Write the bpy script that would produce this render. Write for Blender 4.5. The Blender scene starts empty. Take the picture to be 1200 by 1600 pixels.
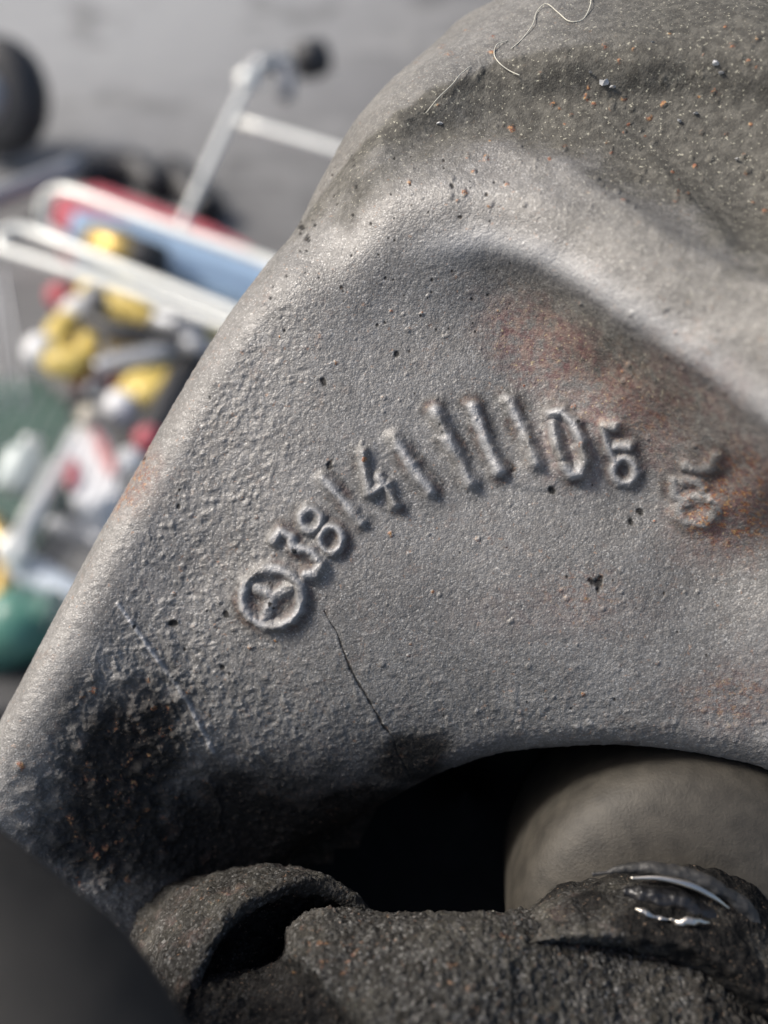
import bpy, math, random
import numpy as np
from mathutils import Vector, Matrix

random.seed(7)
rng = np.random.default_rng(11)
scene = bpy.context.scene
COL = scene.collection

# ------------------------------------------------------------------ camera
PITCH = math.radians(50)            # looking down past the casting at the ground
CAM = np.array([0.0, 0.0, 0.46])
AX_R = np.array([1.0, 0.0, 0.0])
AX_F = np.array([0.0, math.cos(PITCH), -math.sin(PITCH)])
AX_U = np.array([0.0, math.sin(PITCH), math.cos(PITCH)])
D = 128.7                           # mm from the lens to the cast numbers
S = 0.075                           # mm on the casting per photo pixel
cam_data = bpy.data.cameras.new('camera')
cam = bpy.data.objects.new('camera', cam_data)
COL.objects.link(cam)
cam.matrix_world = Matrix(((1, 0, 0, CAM[0]),
                           (0, AX_U[1], -AX_F[1], CAM[1]),
                           (0, AX_U[2], -AX_F[2], CAM[2]),
                           (0, 0, 0, 1)))
cam_data.sensor_fit = 'VERTICAL'
cam_data.sensor_height = 24
cam_data.lens = 12 / math.tan(math.radians(25))
cam_data.clip_start = 0.004
cam_data.clip_end = 60
cam_data.dof.use_dof = True
cam_data.dof.focus_distance = D / 1000
cam_data.dof.aperture_fstop = 7.4
cam_data.dof.aperture_blades = 6
scene.camera = cam

# ------------------------------------------------------------------ light
Lc = np.array([-0.70, 0.60, 0.39])
Lw = Lc[0] * AX_R + Lc[1] * AX_U - Lc[2] * AX_F
Lw = Lw / np.linalg.norm(Lw)
elev = math.asin(Lw[2])
azim = math.atan2(Lw[0], Lw[1])
world = bpy.data.worlds.new('World')
scene.world = world
world.use_nodes = True
wn = world.node_tree.nodes
sky = wn.new('ShaderNodeTexSky')
sky.sky_type = 'NISHITA'
sky.sun_disc = False
sky.sun_elevation = elev
sky.sun_rotation = azim
sky.dust_density = 4.0
sky.air_density = 1.0
sky.ozone_density = 0.6
wn['Background'].inputs['Strength'].default_value = 0.052
world.node_tree.links.new(sky.outputs[0], wn['Background'].inputs[0])
sun_data = bpy.data.lights.new('sun', 'SUN')
sun_data.energy = 1.5
sun_data.angle = math.radians(14)
sun_data.color = (1.0, 0.95, 0.88)
sun = bpy.data.objects.new('sun', sun_data)
COL.objects.link(sun)
sun.rotation_euler = Vector(Lw).to_track_quat('Z', 'Y').to_euler()
scene.view_settings.view_transform = 'Standard'
scene.view_settings.look = 'None'
scene.view_settings.exposure = 1.5
scene.view_settings.gamma = 1
scene.cycles.max_bounces = 6

# ------------------------------------------------------------------ helpers
ORG = CAM + AX_F * (D / 1000)       # middle of the cast face


def loc2w(p):
    """casting frame (mm; x right, y up, z out of the face) -> world metres"""
    p = np.atleast_2d(np.asarray(p, float)) / 1000
    return ORG + p[:, 0:1] * AX_R + p[:, 1:2] * AX_U - p[:, 2:3] * AX_F


def K(px, py, z=0.0):
    """photo pixel at height z (mm) over the face -> casting frame"""
    k = S * (D - z) / D
    return np.array([(px - 600) * k, (800 - py) * k, z])


def ray(px, py):
    f = 800 / math.tan(math.radians(25))
    d = AX_F + (px - 600) / f * AX_R + (800 - py) / f * AX_U
    return d


def G(px, py, h=0.0):
    """photo pixel -> world point at height h above the ground"""
    d = ray(px, py)
    return CAM + d * ((h - CAM[2]) / d[2])


ROTN = np.array(Matrix.Rotation(0.7, 3, Vector((0.3, 0.8, 0.52)).normalized()))
LAT = rng.random((64, 64, 64)).astype(np.float32)


def noise3(p, scale):
    q = (np.asarray(p, np.float64) / scale) @ ROTN
    i = np.floor(q).astype(np.int64)
    f = q - i
    f = f * f * (3 - 2 * f)
    i0, i1 = i & 63, (i + 1) & 63
    x0, y0, z0 = i0[:, 0], i0[:, 1], i0[:, 2]
    x1, y1, z1 = i1[:, 0], i1[:, 1], i1[:, 2]
    fx, fy, fz = f[:, 0], f[:, 1], f[:, 2]
    c00 = LAT[x0, y0, z0] * (1 - fx) + LAT[x1, y0, z0] * fx
    c10 = LAT[x0, y1, z0] * (1 - fx) + LAT[x1, y1, z0] * fx
    c01 = LAT[x0, y0, z1] * (1 - fx) + LAT[x1, y0, z1] * fx
    c11 = LAT[x0, y1, z1] * (1 - fx) + LAT[x1, y1, z1] * fx
    return ((c00 * (1 - fy) + c10 * fy) * (1 - fz) + (c01 * (1 - fy) + c11 * fy) * fz) * 2 - 1


def sstep(a, b, x):
    t = np.clip((x - a) / (b - a), 0, 1)
    return t * t * (3 - 2 * t)


def mesh_from(name, v, f, mat, smooth=True, attrs=None):
    me = bpy.data.meshes.new(name)
    v = np.asarray(v, np.float32)
    if isinstance(f, np.ndarray):
        n = f.shape[1]
        me.vertices.add(len(v))
        me.vertices.foreach_set('co', v.ravel())
        me.loops.add(f.size)
        me.loops.foreach_set('vertex_index', f.ravel().astype(np.int32))
        me.polygons.add(len(f))
        me.polygons.foreach_set('loop_start', np.arange(0, f.size, n, dtype=np.int32))
        me.update(calc_edges=True)
        me.validate()
    else:
        me.from_pydata([tuple(x) for x in v.tolist()], [], f)
        me.update()
    if smooth:
        me.polygons.foreach_set('use_smooth', np.ones(len(me.polygons), bool))
    if attrs:
        for k, a in attrs.items():
            at = me.attributes.new(k, 'FLOAT', 'POINT')
            at.data.foreach_set('value', a.astype(np.float32))
    if mat:
        me.materials.append(mat)
    return me


def thing(name, label, cat, origin, group=None):
    o = bpy.data.objects.new(name, None)
    o.empty_display_size = 0.01
    COL.objects.link(o)
    o.location = origin
    o['label'] = label
    o['category'] = cat
    if group:
        o['group'] = group
    return o


def part(name, vw, f, mat, parent, label=None, root=None, smooth=True, attrs=None, kind=None):
    """mesh child; vw in world metres; root = the Empty whose location is the thing's base"""
    base = np.array((root or parent).location)
    me = mesh_from(name, np.asarray(vw) - base, f, mat, smooth, attrs)
    o = bpy.data.objects.new(name, me)
    COL.objects.link(o)
    o.parent = parent
    if label:
        o['label'] = label
    if kind:
        o['kind'] = kind
    return o


def single(name, vw, f, mat, label, cat, origin, group=None, kind=None, smooth=True, attrs=None):
    me = mesh_from(name, np.asarray(vw) - np.asarray(origin), f, mat, smooth, attrs)
    o = bpy.data.objects.new(name, me)
    COL.objects.link(o)
    o.location = origin
    if kind:
        o['kind'] = kind
    if label:
        o['label'] = label
    if cat:
        o['category'] = cat
    if group:
        o['group'] = group
    return o


def frame(axis):
    a = np.asarray(axis, float)
    a = a / np.linalg.norm(a)
    h = np.array([0, 0, 1.0]) if abs(a[2]) < 0.9 else np.array([1.0, 0, 0])
    u = np.cross(h, a)
    u /= np.linalg.norm(u)
    return u, np.cross(a, u), a


def lathe(prof, base, axis, n=48):
    """prof: list of (radius, height); closed caps"""
    u, w, a = frame(axis)
    base = np.asarray(base, float)
    v, f = [], []
    for r, h in prof:
        for k in range(n):
            t = 2 * math.pi * k / n
            v.append(base + a * h + (u * math.cos(t) + w * math.sin(t)) * r)
    m = len(prof)
    for i in range(m - 1):
        for k in range(n):
            k2 = (k + 1) % n
            f.append((i * n + k, i * n + k2, (i + 1) * n + k2, (i + 1) * n + k))
    f.append(tuple(range(n - 1, -1, -1)))
    f.append(tuple((m - 1) * n + k for k in range(n)))
    return np.array(v), f


def catmull(pts, per=8):
    p = np.asarray(pts, float)
    p = np.vstack([2 * p[0] - p[1], p, 2 * p[-1] - p[-2]])
    out = []
    for i in range(1, len(p) - 2):
        for k in range(per):
            t = k / per
            out.append(0.5 * (2 * p[i] + (p[i + 1] - p[i - 1]) * t + (2 * p[i - 1] - 5 * p[i] + 4 * p[i + 1] - p[i + 2]) * t * t
                              + (-p[i - 1] + 3 * p[i] - 3 * p[i + 1] + p[i + 2]) * t ** 3))
    out.append(p[-2])
    return np.array(out)


def tube(pts, r, n=12, per=8, smooth=True):
    p = catmull(pts, per) if smooth and len(pts) > 2 else np.asarray(pts, float)
    m = len(p)
    rr = np.full(m, r) if np.isscalar(r) else np.interp(np.linspace(0, 1, m), np.linspace(0, 1, len(r)), r)
    tan = np.gradient(p, axis=0)
    tan /= np.linalg.norm(tan, axis=1)[:, None]
    u, w, _ = frame(tan[0])
    v, f = [], []
    ang = 2 * np.pi * np.arange(n) / n
    for i in range(m):
        u = u - tan[i] * (u @ tan[i])
        u /= np.linalg.norm(u)
        w = np.cross(tan[i], u)
        v.append(p[i] + rr[i] * (np.cos(ang)[:, None] * u + np.sin(ang)[:, None] * w))
    v = np.vstack(v)
    for i in range(m - 1):
        for k in range(n):
            k2 = (k + 1) % n
            f.append((i * n + k, i * n + k2, (i + 1) * n + k2, (i + 1) * n + k))
    f.append(tuple(range(n - 1, -1, -1)))
    f.append(tuple((m - 1) * n + k for k in range(n)))
    return v, f


def join(*ms):
    V, F, o = [], [], 0
    for v, f in ms:
        V.append(np.asarray(v))
        F += [tuple(i + o for i in q) for q in f]
        o += len(v)
    return np.vstack(V), F


def rbox(c, ax, size, b):
    """box with cut edges; ax = three unit axes"""
    c = np.asarray(c, float)
    ax = [np.asarray(a, float) / np.linalg.norm(a) for a in ax]
    h = np.asarray(size) / 2
    v, f, idx = [], [], {}
    for i in range(3):
        for s in (-1, 1):
            j, k = (i + 1) % 3, (i + 2) % 3
            for sj in (-1, 1):
                for sk in (-1, 1):
                    q = [0, 0, 0]
                    q[i] = s * h[i]
                    q[j] = sj * (h[j] - b)
                    q[k] = sk * (h[k] - b)
                    idx[(i, s, sj, sk)] = len(v)
                    v.append(c + ax[0] * q[0] + ax[1] * q[1] + ax[2] * q[2])
            q = [idx[(i, s, -1, -1)], idx[(i, s, 1, -1)], idx[(i, s, 1, 1)], idx[(i, s, -1, 1)]]
            f.append(tuple(q if s > 0 else q[::-1]))
    def vid(i, sg):
        j, k = (i + 1) % 3, (i + 2) % 3
        return idx[(i, sg[i], sg[j], sg[k])]
    for i in range(3):
        j, k = (i + 1) % 3, (i + 2) % 3
        for sj in (-1, 1):
            for sk in (-1, 1):
                sa = [0, 0, 0]; sa[i] = -1; sa[j] = sj; sa[k] = sk
                sb = list(sa); sb[i] = 1
                q = [vid(j, sa), vid(j, sb), vid(k, sb), vid(k, sa)]
                f.append(tuple(q if sj * sk > 0 else q[::-1]))
    for sx in (-1, 1):
        for sy in (-1, 1):
            for sz in (-1, 1):
                sg = (sx, sy, sz)
                f.append((vid(0, sg), vid(1, sg), vid(2, sg)))
    return np.array(v), f


# ------------------------------------------------------------------ materials
def new_mat(name):
    m = bpy.data.materials.new(name)
    m.use_nodes = True
    nt = m.node_tree
    return m, nt, nt.nodes['Principled BSDF'], nt.links


def plain(name, col, rough=0.5, metal=0.0, var=0.12, scale=60.0, bump=0.0, bscale=400.0, coat=0.0):
    m, nt, b, L = new_mat(name)
    tc = nt.nodes.new('ShaderNodeTexCoord')
    n = nt.nodes.new('ShaderNodeTexNoise')
    n.inputs['Scale'].default_value = scale
    n.inputs['Detail'].default_value = 5
    L.new(tc.outputs['Object'], n.inputs['Vector'])
    r = nt.nodes.new('ShaderNodeValToRGB')
    r.color_ramp.elements[0].position = 0.3
    r.color_ramp.elements[1].position = 0.7
    r.color_ramp.elements[0].color = (*[c * (1 - var) for c in col], 1)
    r.color_ramp.elements[1].color = (*[min(1, c * (1 + var)) for c in col], 1)
    L.new(n.outputs['Fac'], r.inputs['Fac'])
    L.new(r.outputs['Color'], b.inputs['Base Color'])
    b.inputs['Roughness'].default_value = rough
    b.inputs['Metallic'].default_value = metal
    b.inputs['Coat Weight'].default_value = coat
    if bump:
        n2 = nt.nodes.new('ShaderNodeTexNoise')
        n2.inputs['Scale'].default_value = bscale
        n2.inputs['Detail'].default_value = 4
        L.new(tc.outputs['Object'], n2.inputs['Vector'])
        bp = nt.nodes.new('ShaderNodeBump')
        bp.inputs['Strength'].default_value = 1
        bp.inputs['Distance'].default_value = bump
        L.new(n2.outputs['Fac'], bp.inputs['Height'])
        L.new(bp.outputs['Normal'], b.inputs['Normal'])
    return m


def mixc(nt, fac, a, b, kind='MIX'):
    n = nt.nodes.new('ShaderNodeMix')
    n.data_type = 'RGBA'
    n.blend_type = kind
    for sock, val in ((n.inputs[0], fac), (n.inputs[6], a), (n.inputs[7], b)):
        if isinstance(val, (int, float)):
            sock.default_value = val
        elif isinstance(val, tuple):
            sock.default_value = (*val, 1)
        else:
            nt.links.new(val, sock)
    return n.outputs[2]


def math_n(nt, op, a, b=0.0, clamp=False):
    n = nt.nodes.new('ShaderNodeMath')
    n.operation = op
    n.use_clamp = clamp
    for i, val in enumerate((a, b)):
        if isinstance(val, (int, float)):
            n.inputs[i].default_value = val
        else:
            nt.links.new(val, n.inputs[i])
    return n.outputs[0]


def noise_n(nt, vec, scale, detail=4, rough=0.55):
    n = nt.nodes.new('ShaderNodeTexNoise')
    n.inputs['Scale'].default_value = scale
    n.inputs['Detail'].default_value = detail
    n.inputs['Roughness'].default_value = rough
    nt.links.new(vec, n.inputs['Vector'])
    return n.outputs['Fac']


def ramp(nt, fac, lo, hi):
    n = nt.nodes.new('ShaderNodeMapRange')
    n.interpolation_type = 'SMOOTHSTEP'
    n.inputs['From Min'].default_value = lo
    n.inputs['From Max'].default_value = hi
    nt.links.new(fac, n.inputs['Value'])
    return n.outputs['Result']


def iron_material(name, base=(0.228, 0.221, 0.212), metal=0.25, rough=0.55, bump=0.000055, grains=0.36, gscale=4600, spec=1.0):
    m, nt, b, L = new_mat(name)
    tc = nt.nodes.new('ShaderNodeTexCoord')
    vec = tc.outputs['Object']

    def att(n):
        a = nt.nodes.new('ShaderNodeAttribute')
        a.attribute_name = n
        return a.outputs['Fac']
    big = noise_n(nt, vec, 90, 4)
    mid = noise_n(nt, vec, 900, 4, 0.65)
    fine = noise_n(nt, vec, 3600, 3, 0.7)
    spk = noise_n(nt, vec, 2600, 2, 0.6)
    c = mixc(nt, ramp(nt, big, 0.35, 0.65), tuple(x * 0.78 for x in base), tuple(x * 1.13 for x in base))
    sm_ = noise_n(nt, vec, 42, 5, 0.65)
    c = mixc(nt, math_n(nt, 'MULTIPLY', ramp(nt, sm_, 0.52, 0.66), 0.38), c, (0.135, 0.122, 0.108))   # brown smudges
    c = mixc(nt, ramp(nt, mid, 0.38, 0.62), mixc(nt, 0.32, c, (0.08, 0.078, 0.074)), c)
    def voro(scale):
        w = nt.nodes.new('ShaderNodeTexVoronoi')
        w.inputs['Scale'].default_value = scale
        nt.links.new(vec, w.inputs['Vector'])
        sep = nt.nodes.new('ShaderNodeSeparateColor')
        nt.links.new(w.outputs['Color'], sep.inputs[0])
        return w.outputs['Distance'], sep.outputs[0], sep.outputs[1]
    vd, va, vb = voro(gscale)
    vd2, va2, vb2 = voro(gscale * 0.55)
    c = mixc(nt, math_n(nt, 'MULTIPLY', ramp(nt, va, 0.55, 1.0), grains * 0.5), c, (0.62, 0.61, 0.59))
    c = mixc(nt, math_n(nt, 'MULTIPLY', ramp(nt, vb2, 0.72, 0.95), 0.2), c, (0.10, 0.098, 0.095))
    vd3, va3, vb3 = voro(gscale * 1.35)
    c = mixc(nt, math_n(nt, 'MULTIPLY', ramp(nt, va3, 0.93, 0.97), grains * 0.8), c, (0.80, 0.79, 0.76))
    c = mixc(nt, math_n(nt, 'MULTIPLY', ramp(nt, noise_n(nt, vec, 1500, 2), 0.66, 0.74), 0.5), c, (0.33, 0.2, 0.13))
    c = mixc(nt, att('worn_lit'), c, (0.54, 0.55, 0.57))   # rust flecks above; pale wear, with painted rim and rib highlights
    # olive oily dust
    ol = mixc(nt, ramp(nt, mid, 0.4, 0.65), (0.052, 0.049, 0.041), (0.108, 0.102, 0.086))
    ol = mixc(nt, math_n(nt, 'MULTIPLY', ramp(nt, spk, 0.62, 0.72), 0.8), ol, (0.5, 0.48, 0.38))
    c = mixc(nt, att('olive'), c, ol)
    # rust
    ru = mixc(nt, ramp(nt, mid, 0.4, 0.62), (0.155, 0.082, 0.08), (0.25, 0.18, 0.15))
    ru = mixc(nt, ramp(nt, spk, 0.6, 0.72), ru, (0.46, 0.36, 0.20))
    rf = math_n(nt, 'MULTIPLY', att('rust'), ramp(nt, noise_n(nt, vec, 700, 5, 0.7), 0.32, 0.62))
    c = mixc(nt, rf, c, ru)
    oc = mixc(nt, ramp(nt, spk, 0.45, 0.65), (0.22, 0.095, 0.06), (0.42, 0.25, 0.11))
    of = math_n(nt, 'MULTIPLY', att('ochre'), ramp(nt, noise_n(nt, vec, 1100, 4, 0.7), 0.50, 0.62))
    # grease and grime
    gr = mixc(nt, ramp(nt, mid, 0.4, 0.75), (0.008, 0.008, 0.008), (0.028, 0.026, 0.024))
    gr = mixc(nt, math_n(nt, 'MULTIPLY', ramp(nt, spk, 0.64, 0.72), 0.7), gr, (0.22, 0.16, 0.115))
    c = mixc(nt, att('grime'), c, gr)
    c = mixc(nt, of, c, oc)
    L.new(c, b.inputs['Base Color'])
    dirt = math_n(nt, 'MAXIMUM', att('grime'), math_n(nt, 'MAXIMUM', rf, att('olive')))
    L.new(math_n(nt, 'SUBTRACT', 0.5 * spec, math_n(nt, 'MULTIPLY', dirt, 0.3 * spec)), b.inputs['Specular IOR Level'])
    mt = math_n(nt, 'MULTIPLY', math_n(nt, 'SUBTRACT', 1.0, dirt, True), metal)
    L.new(mt, b.inputs['Metallic'])
    rr = math_n(nt, 'ADD', rough, math_n(nt, 'MULTIPLY', math_n(nt, 'SUBTRACT', fine, 0.5), 0.35))
    rr = math_n(nt, 'ADD', rr, math_n(nt, 'MULTIPLY', dirt, 0.15))
    L.new(rr, b.inputs['Roughness'])
    h = math_n(nt, 'ADD', math_n(nt, 'MULTIPLY', va, 0.35), math_n(nt, 'MULTIPLY', fine, 0.5))
    h = math_n(nt, 'SUBTRACT', h, math_n(nt, 'MULTIPLY', vd, 0.8))
    h = math_n(nt, 'ADD', h, math_n(nt, 'MULTIPLY', va2, 0.5))
    bp = nt.nodes.new('ShaderNodeBump')
    bp.inputs['Strength'].default_value = 1
    bp.inputs['Distance'].default_value = bump
    L.new(h, bp.inputs['Height'])
    L.new(bp.outputs['Normal'], b.inputs['Normal'])
    return m


IRON = iron_material('cast_iron')
CUP_M = plain('grey_cup_steel', (0.047, 0.042, 0.034), 0.62, 0.1, 0.32, 420, 0.00006, 2600)
CRUST = iron_material('gritty_casting', (0.012, 0.0108, 0.0085), 0.0, 0.8, 0.00022, 0.18, 2600, 0.5)
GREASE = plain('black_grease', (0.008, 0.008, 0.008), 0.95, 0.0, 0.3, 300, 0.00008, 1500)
WETGREASE = plain('wet_black_grease', (0.012, 0.012, 0.013), 0.36, 0.0, 0.3, 300, 0.0001, 900)
BRIGHT = plain('glint_steel', (0.62, 0.58, 0.52), 0.36, 1.0, 0.1, 500, 0.00002, 1200)
GREY_SEAL = plain('dusty_seal', (0.032, 0.031, 0.03), 0.6, 0.0, 0.4, 500, 0.0001, 1500)
RUBBER = plain('black_rubber', (0.0095, 0.0088, 0.008), 0.8, 0.0, 0.3, 90, 0.00008, 600)
CHROME = plain('worn_chrome', (0.84, 0.85, 0.81), 0.28, 0.15, 0.06, 80)
FIBRE = plain('pale_fibre', (0.55, 0.53, 0.45), 0.7)

# ------------------------------------------------------------------ ground
def concrete():
    m, nt, b, L = new_mat('grey_concrete')
    tc = nt.nodes.new('ShaderNodeTexCoord')
    vec = tc.outputs['Object']
    a = noise_n(nt, vec, 2.6, 5)
    e = noise_n(nt, vec, 35, 6, 0.7)
    c = mixc(nt, ramp(nt, a, 0.35, 0.65), (0.17, 0.17, 0.175), (0.26, 0.26, 0.26))
    c = mixc(nt, ramp(nt, e, 0.35, 0.7), mixc(nt, 0.4, c, (0.09, 0.09, 0.09)), c)
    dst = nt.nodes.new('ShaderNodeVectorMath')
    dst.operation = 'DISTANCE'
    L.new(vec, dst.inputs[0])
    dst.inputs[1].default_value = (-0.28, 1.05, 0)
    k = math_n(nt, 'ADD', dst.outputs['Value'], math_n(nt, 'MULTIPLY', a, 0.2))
    c = mixc(nt, ramp(nt, k, 0.50, 0.18), c, (0.27, 0.275, 0.28))      # paler around the far left point
    c = mixc(nt, ramp(nt, k, 0.36, 0.56), c, mixc(nt, 0.5, c, (0.07, 0.07, 0.07)))   # darker away from that point
    mp = nt.nodes.new('ShaderNodeMapping')
    mp.inputs['Rotation'].default_value = (0, 0, 0.35)
    mp.inputs['Scale'].default_value = (4, 26, 1)
    L.new(vec, mp.inputs['Vector'])
    st = noise_n(nt, mp.outputs['Vector'], 1.3, 5, 0.6)
    c = mixc(nt, math_n(nt, 'MULTIPLY', ramp(nt, st, 0.52, 0.68), 0.35), c, (0.34, 0.34, 0.335))
    c = mixc(nt, math_n(nt, 'MULTIPLY', ramp(nt, noise_n(nt, vec, 14, 3), 0.56, 0.68), 0.5), c, (0.075, 0.075, 0.075))
    L.new(c, b.inputs['Base Color'])
    b.inputs['Roughness'].default_value = 0.8
    bp = nt.nodes.new('ShaderNodeBump')
    bp.inputs['Distance'].default_value = 0.002
    L.new(e, bp.inputs['Height'])
    L.new(bp.outputs['Normal'], b.inputs['Normal'])
    return m


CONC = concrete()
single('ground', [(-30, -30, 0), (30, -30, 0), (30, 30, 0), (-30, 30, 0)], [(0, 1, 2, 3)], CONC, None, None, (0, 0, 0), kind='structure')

# ------------------------------------------------------------------ the casting
CTRL = [
    # the face with the numbers
    (300, 750, -3.0), (300, 900, -3.6), (210, 930, -3.2), (430, 930, -1.6), (430, 720, -1.4), (430, 560, -1.6), (600, 620, 0),
    (600, 780, 0), (700, 900, 0.4), (750, 700, 0.6), (750, 560, 0.9), (850, 800, 1.6), (900, 700, 2.6), (1000, 850, 3.0),
    (1100, 800, 5.2), (1200, 830, 7.5), (1200, 960, 5.5), (1000, 1000, 2.2), (800, 1000, 0.8), (600, 1000, -0.8),
    (450, 1060, -3.4), (600, 1110, -3.6), (800, 1110, -1.6), (1000, 1110, 0.6), (1200, 1110, 3.2),
    # rolling away towards the opening
    (350, 1180, -8.5), (480, 1200, -9.0), (640, 1200, -8.0), (800, 1170, -4.2), (980, 1165, -1.0), (1200, 1185, 1.6),
    (420, 1320, -19), (550, 1300, -18), (300, 1300, -16),
    # lower left hollow beside the rim
    (60, 1130, -2.2), (110, 1010, -2.0), (150, 1150, -5.2), (190, 1240, -8.5), (230, 1360, -13), (90, 1310, -8.0), (330, 1090, -5.0),
    (240, 1060, -4.6), (20, 1250, -3.5),
    # rib
    (470, 440, -0.8), (560, 400, 1.0), (650, 375, 3.0), (760, 362, 5.8), (850, 385, 9.0), (930, 430, 12.6), (1010, 480, 16.2),
    (1100, 540, 20), (1200, 610, 24.5), (1300, 690, 29),
    (600, 480, 0.3), (700, 450, 1.9), (790, 450, 3.2), (860, 495, 4.8), (950, 580, 6.8), (1050, 660, 9.4), (1150, 735, 11.8), (1230, 790, 13),
    (700, 300, 4.7), (850, 310, 9.2), (1000, 385, 16), (1100, 440, 20), (1200, 490, 24.5),
    # neck behind the rib
    (600, 300, 1.4), (700, 232, 0.2), (850, 200, 1.2), (1000, 235, 4.5), (1100, 280, 8.0), (1200, 335, 12),
    (560, 270, -2.6), (650, 205, -3.4), (760, 150, -2.6), (860, 112, -0.2), (1000, 104, 3.2), (1200, 120, 8.0),
    (680, 150, -3.6), (800, 75, -4.4), (950, 50, -1.0), (1100, 45, 2.2), (1200, 45, 4.5),
    (800, -30, -9), (1000, -30, -7), (1200, -30, -4), (640, 165, -4.4), (520, 330, -3.0), (480, 390, -2.6),
    (1300, 880, 10), (1300, 1100, 5.5), (1300, 330, 18), (1300, 0, -1),
]
cp = np.array([K(*c) for c in CTRL])


def tps_fit(xy, z, lam=0.6):
    d = np.linalg.norm(xy[:, None] - xy[None], axis=2)
    A = np.where(d > 0, d * d * np.log(np.maximum(d, 1e-9)), 0) + np.eye(len(xy)) * lam
    P = np.hstack([np.ones((len(xy), 1)), xy])
    M = np.block([[A, P], [P.T, np.zeros((3, 3))]])
    return np.linalg.solve(M, np.concatenate([z, np.zeros(3)]))


TW = tps_fit(cp[:, :2], cp[:, 2])


def tps(x, y):
    out = TW[-3] + TW[-2] * x + TW[-1] * y
    for (cx, cy, _), w in zip(cp, TW[:-3]):
        r2 = (x - cx) ** 2 + (y - cy) ** 2
        out = out + w * 0.5 * r2 * np.log(np.maximum(r2, 1e-12))
    return out


# left outline of the casting (photo pixel, depth) and the radius of its rolled edge
EDGE = [(-130, 1380, -8), (-60, 1240, -8), (0, 1118, -8), (62, 1000, -7.5), (130, 870, -7), (200, 745, -7), (270, 622, -7), (338, 510, -7), (408, 412, -7),
        (458, 352, -8), (490, 285, -10), (538, 205, -13), (612, 140, -16), (680, 75, -18), (735, 5, -20), (790, -90, -22)]
ep = np.array([K(*e) for e in EDGE])
er = np.array([9.5, 9.5, 9.5, 8.5, 7.2, 6.6, 6.4, 6.6, 6.8, 8, 9, 12, 14, 16, 17, 18.0])
LOW = [(-150, 1620), (150, 1640), (330, 1520), (450, 1420), (560, 1345), (640, 1282), (720, 1232), (800, 1200), (900, 1184), (980, 1179), (1100, 1187),
       (1200, 1207), (1300, 1245), (1400, 1300)]
lp = np.array([K(*e) for e in LOW])
STEP = 0.105
ys = np.arange(K(0, -75)[1], K(0, 1640)[1], -STEP)
NR = len(ys)
oy = np.argsort(ep[:, 1])
xe = np.interp(ys, ep[oy, 1], ep[oy, 0])
Re = np.interp(ys, ep[oy, 1], er[oy])
ker = np.hanning(61)
ker /= ker.sum()
def sm(a):
    return np.convolve(np.pad(a, 30, mode='reflect', reflect_type='odd'), ker, 'valid')
xe, Re = sm(xe), sm(Re)
NB, NA = 14, 90                      # rows on the back, rows round the rolled edge
th = np.concatenate([np.full(NB, -90.0), np.linspace(-90, 90, NA)]) * math.pi / 180
xmax = 53.0
NX = int((xmax - (xe.min() + Re.min())) / STEP)
XX = np.zeros((NR, NB + NA + NX))
ZO = np.zeros_like(XX)
back = np.linspace(45, 0.6, NB)
for j in range(NB):
    XX[:, j] = xe + Re + back[j]
    ZO[:, j] = -2 * Re
for j in range(NA):
    t = th[NB + j]
    XX[:, NB + j] = xe + Re * (1 - math.cos(t))
    ZO[:, NB + j] = Re * (math.sin(t) - 1)
flat = np.arange(1, NX + 1) * STEP
XX[:, NB + NA:] = (xe + Re)[:, None] + flat[None]
YY = np.repeat(ys[:, None], XX.shape[1], 1)
x, y = XX.ravel(), YY.ravel()
Z = tps(np.minimum(x, 52), y)
# keep the rolled edge and the back on the height of the rim itself
xc_ = np.maximum(XX[:, :NB + NA], (xe + 0.3 * Re)[:, None])
xc_[:, :NB + NA // 2] = (xe + 0.3 * Re)[:, None]
zr = tps(xc_.ravel(), np.repeat(ys[:, None], NB + NA, 1).ravel()).reshape(NR, NB + NA)
wgt = np.ones(XX.shape[1])
wgt[:NB + NA] = 0
Z = Z.reshape(XX.shape)
Z[:, :NB + NA] = zr + ZO[:, :NB + NA]
z = Z.ravel().copy()
isback = np.zeros(XX.shape, bool)
isback[:, :NB + NA // 3] = True
isback = isback.ravel()
# the lower edge rolls over into the opening
lps = catmull(lp, 10)
yl = np.interp(x, lps[:, 0], lps[:, 1])
dl = yl - y
rr_ = 4.0
q = np.clip(dl + rr_, 0, rr_)
z = z - np.where(isback, 0, rr_ - np.sqrt(np.maximum(rr_ ** 2 - q ** 2, 0)) + np.clip(dl, 0, None) * 14)


def seg_dist(px, py, pts):
    d = np.full(px.shape, 1e9)
    for (ax, ay), (bx, by) in zip(pts[:-1], pts[1:]):
        vx, vy = bx - ax, by - ay
        t = np.clip(((px - ax) * vx + (py - ay) * vy) / (vx * vx + vy * vy + 1e-12), 0, 1)
        d = np.minimum(d, np.hypot(px - ax - t * vx, py - ay - t * vy))
    return d


def circ(cx, cy, rx, ry, a0=0, a1=360, n=22):
    return [(cx + rx * math.cos(math.radians(a)), cy + ry * math.sin(math.radians(a))) for a in np.linspace(a0, a1, n)]


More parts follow.
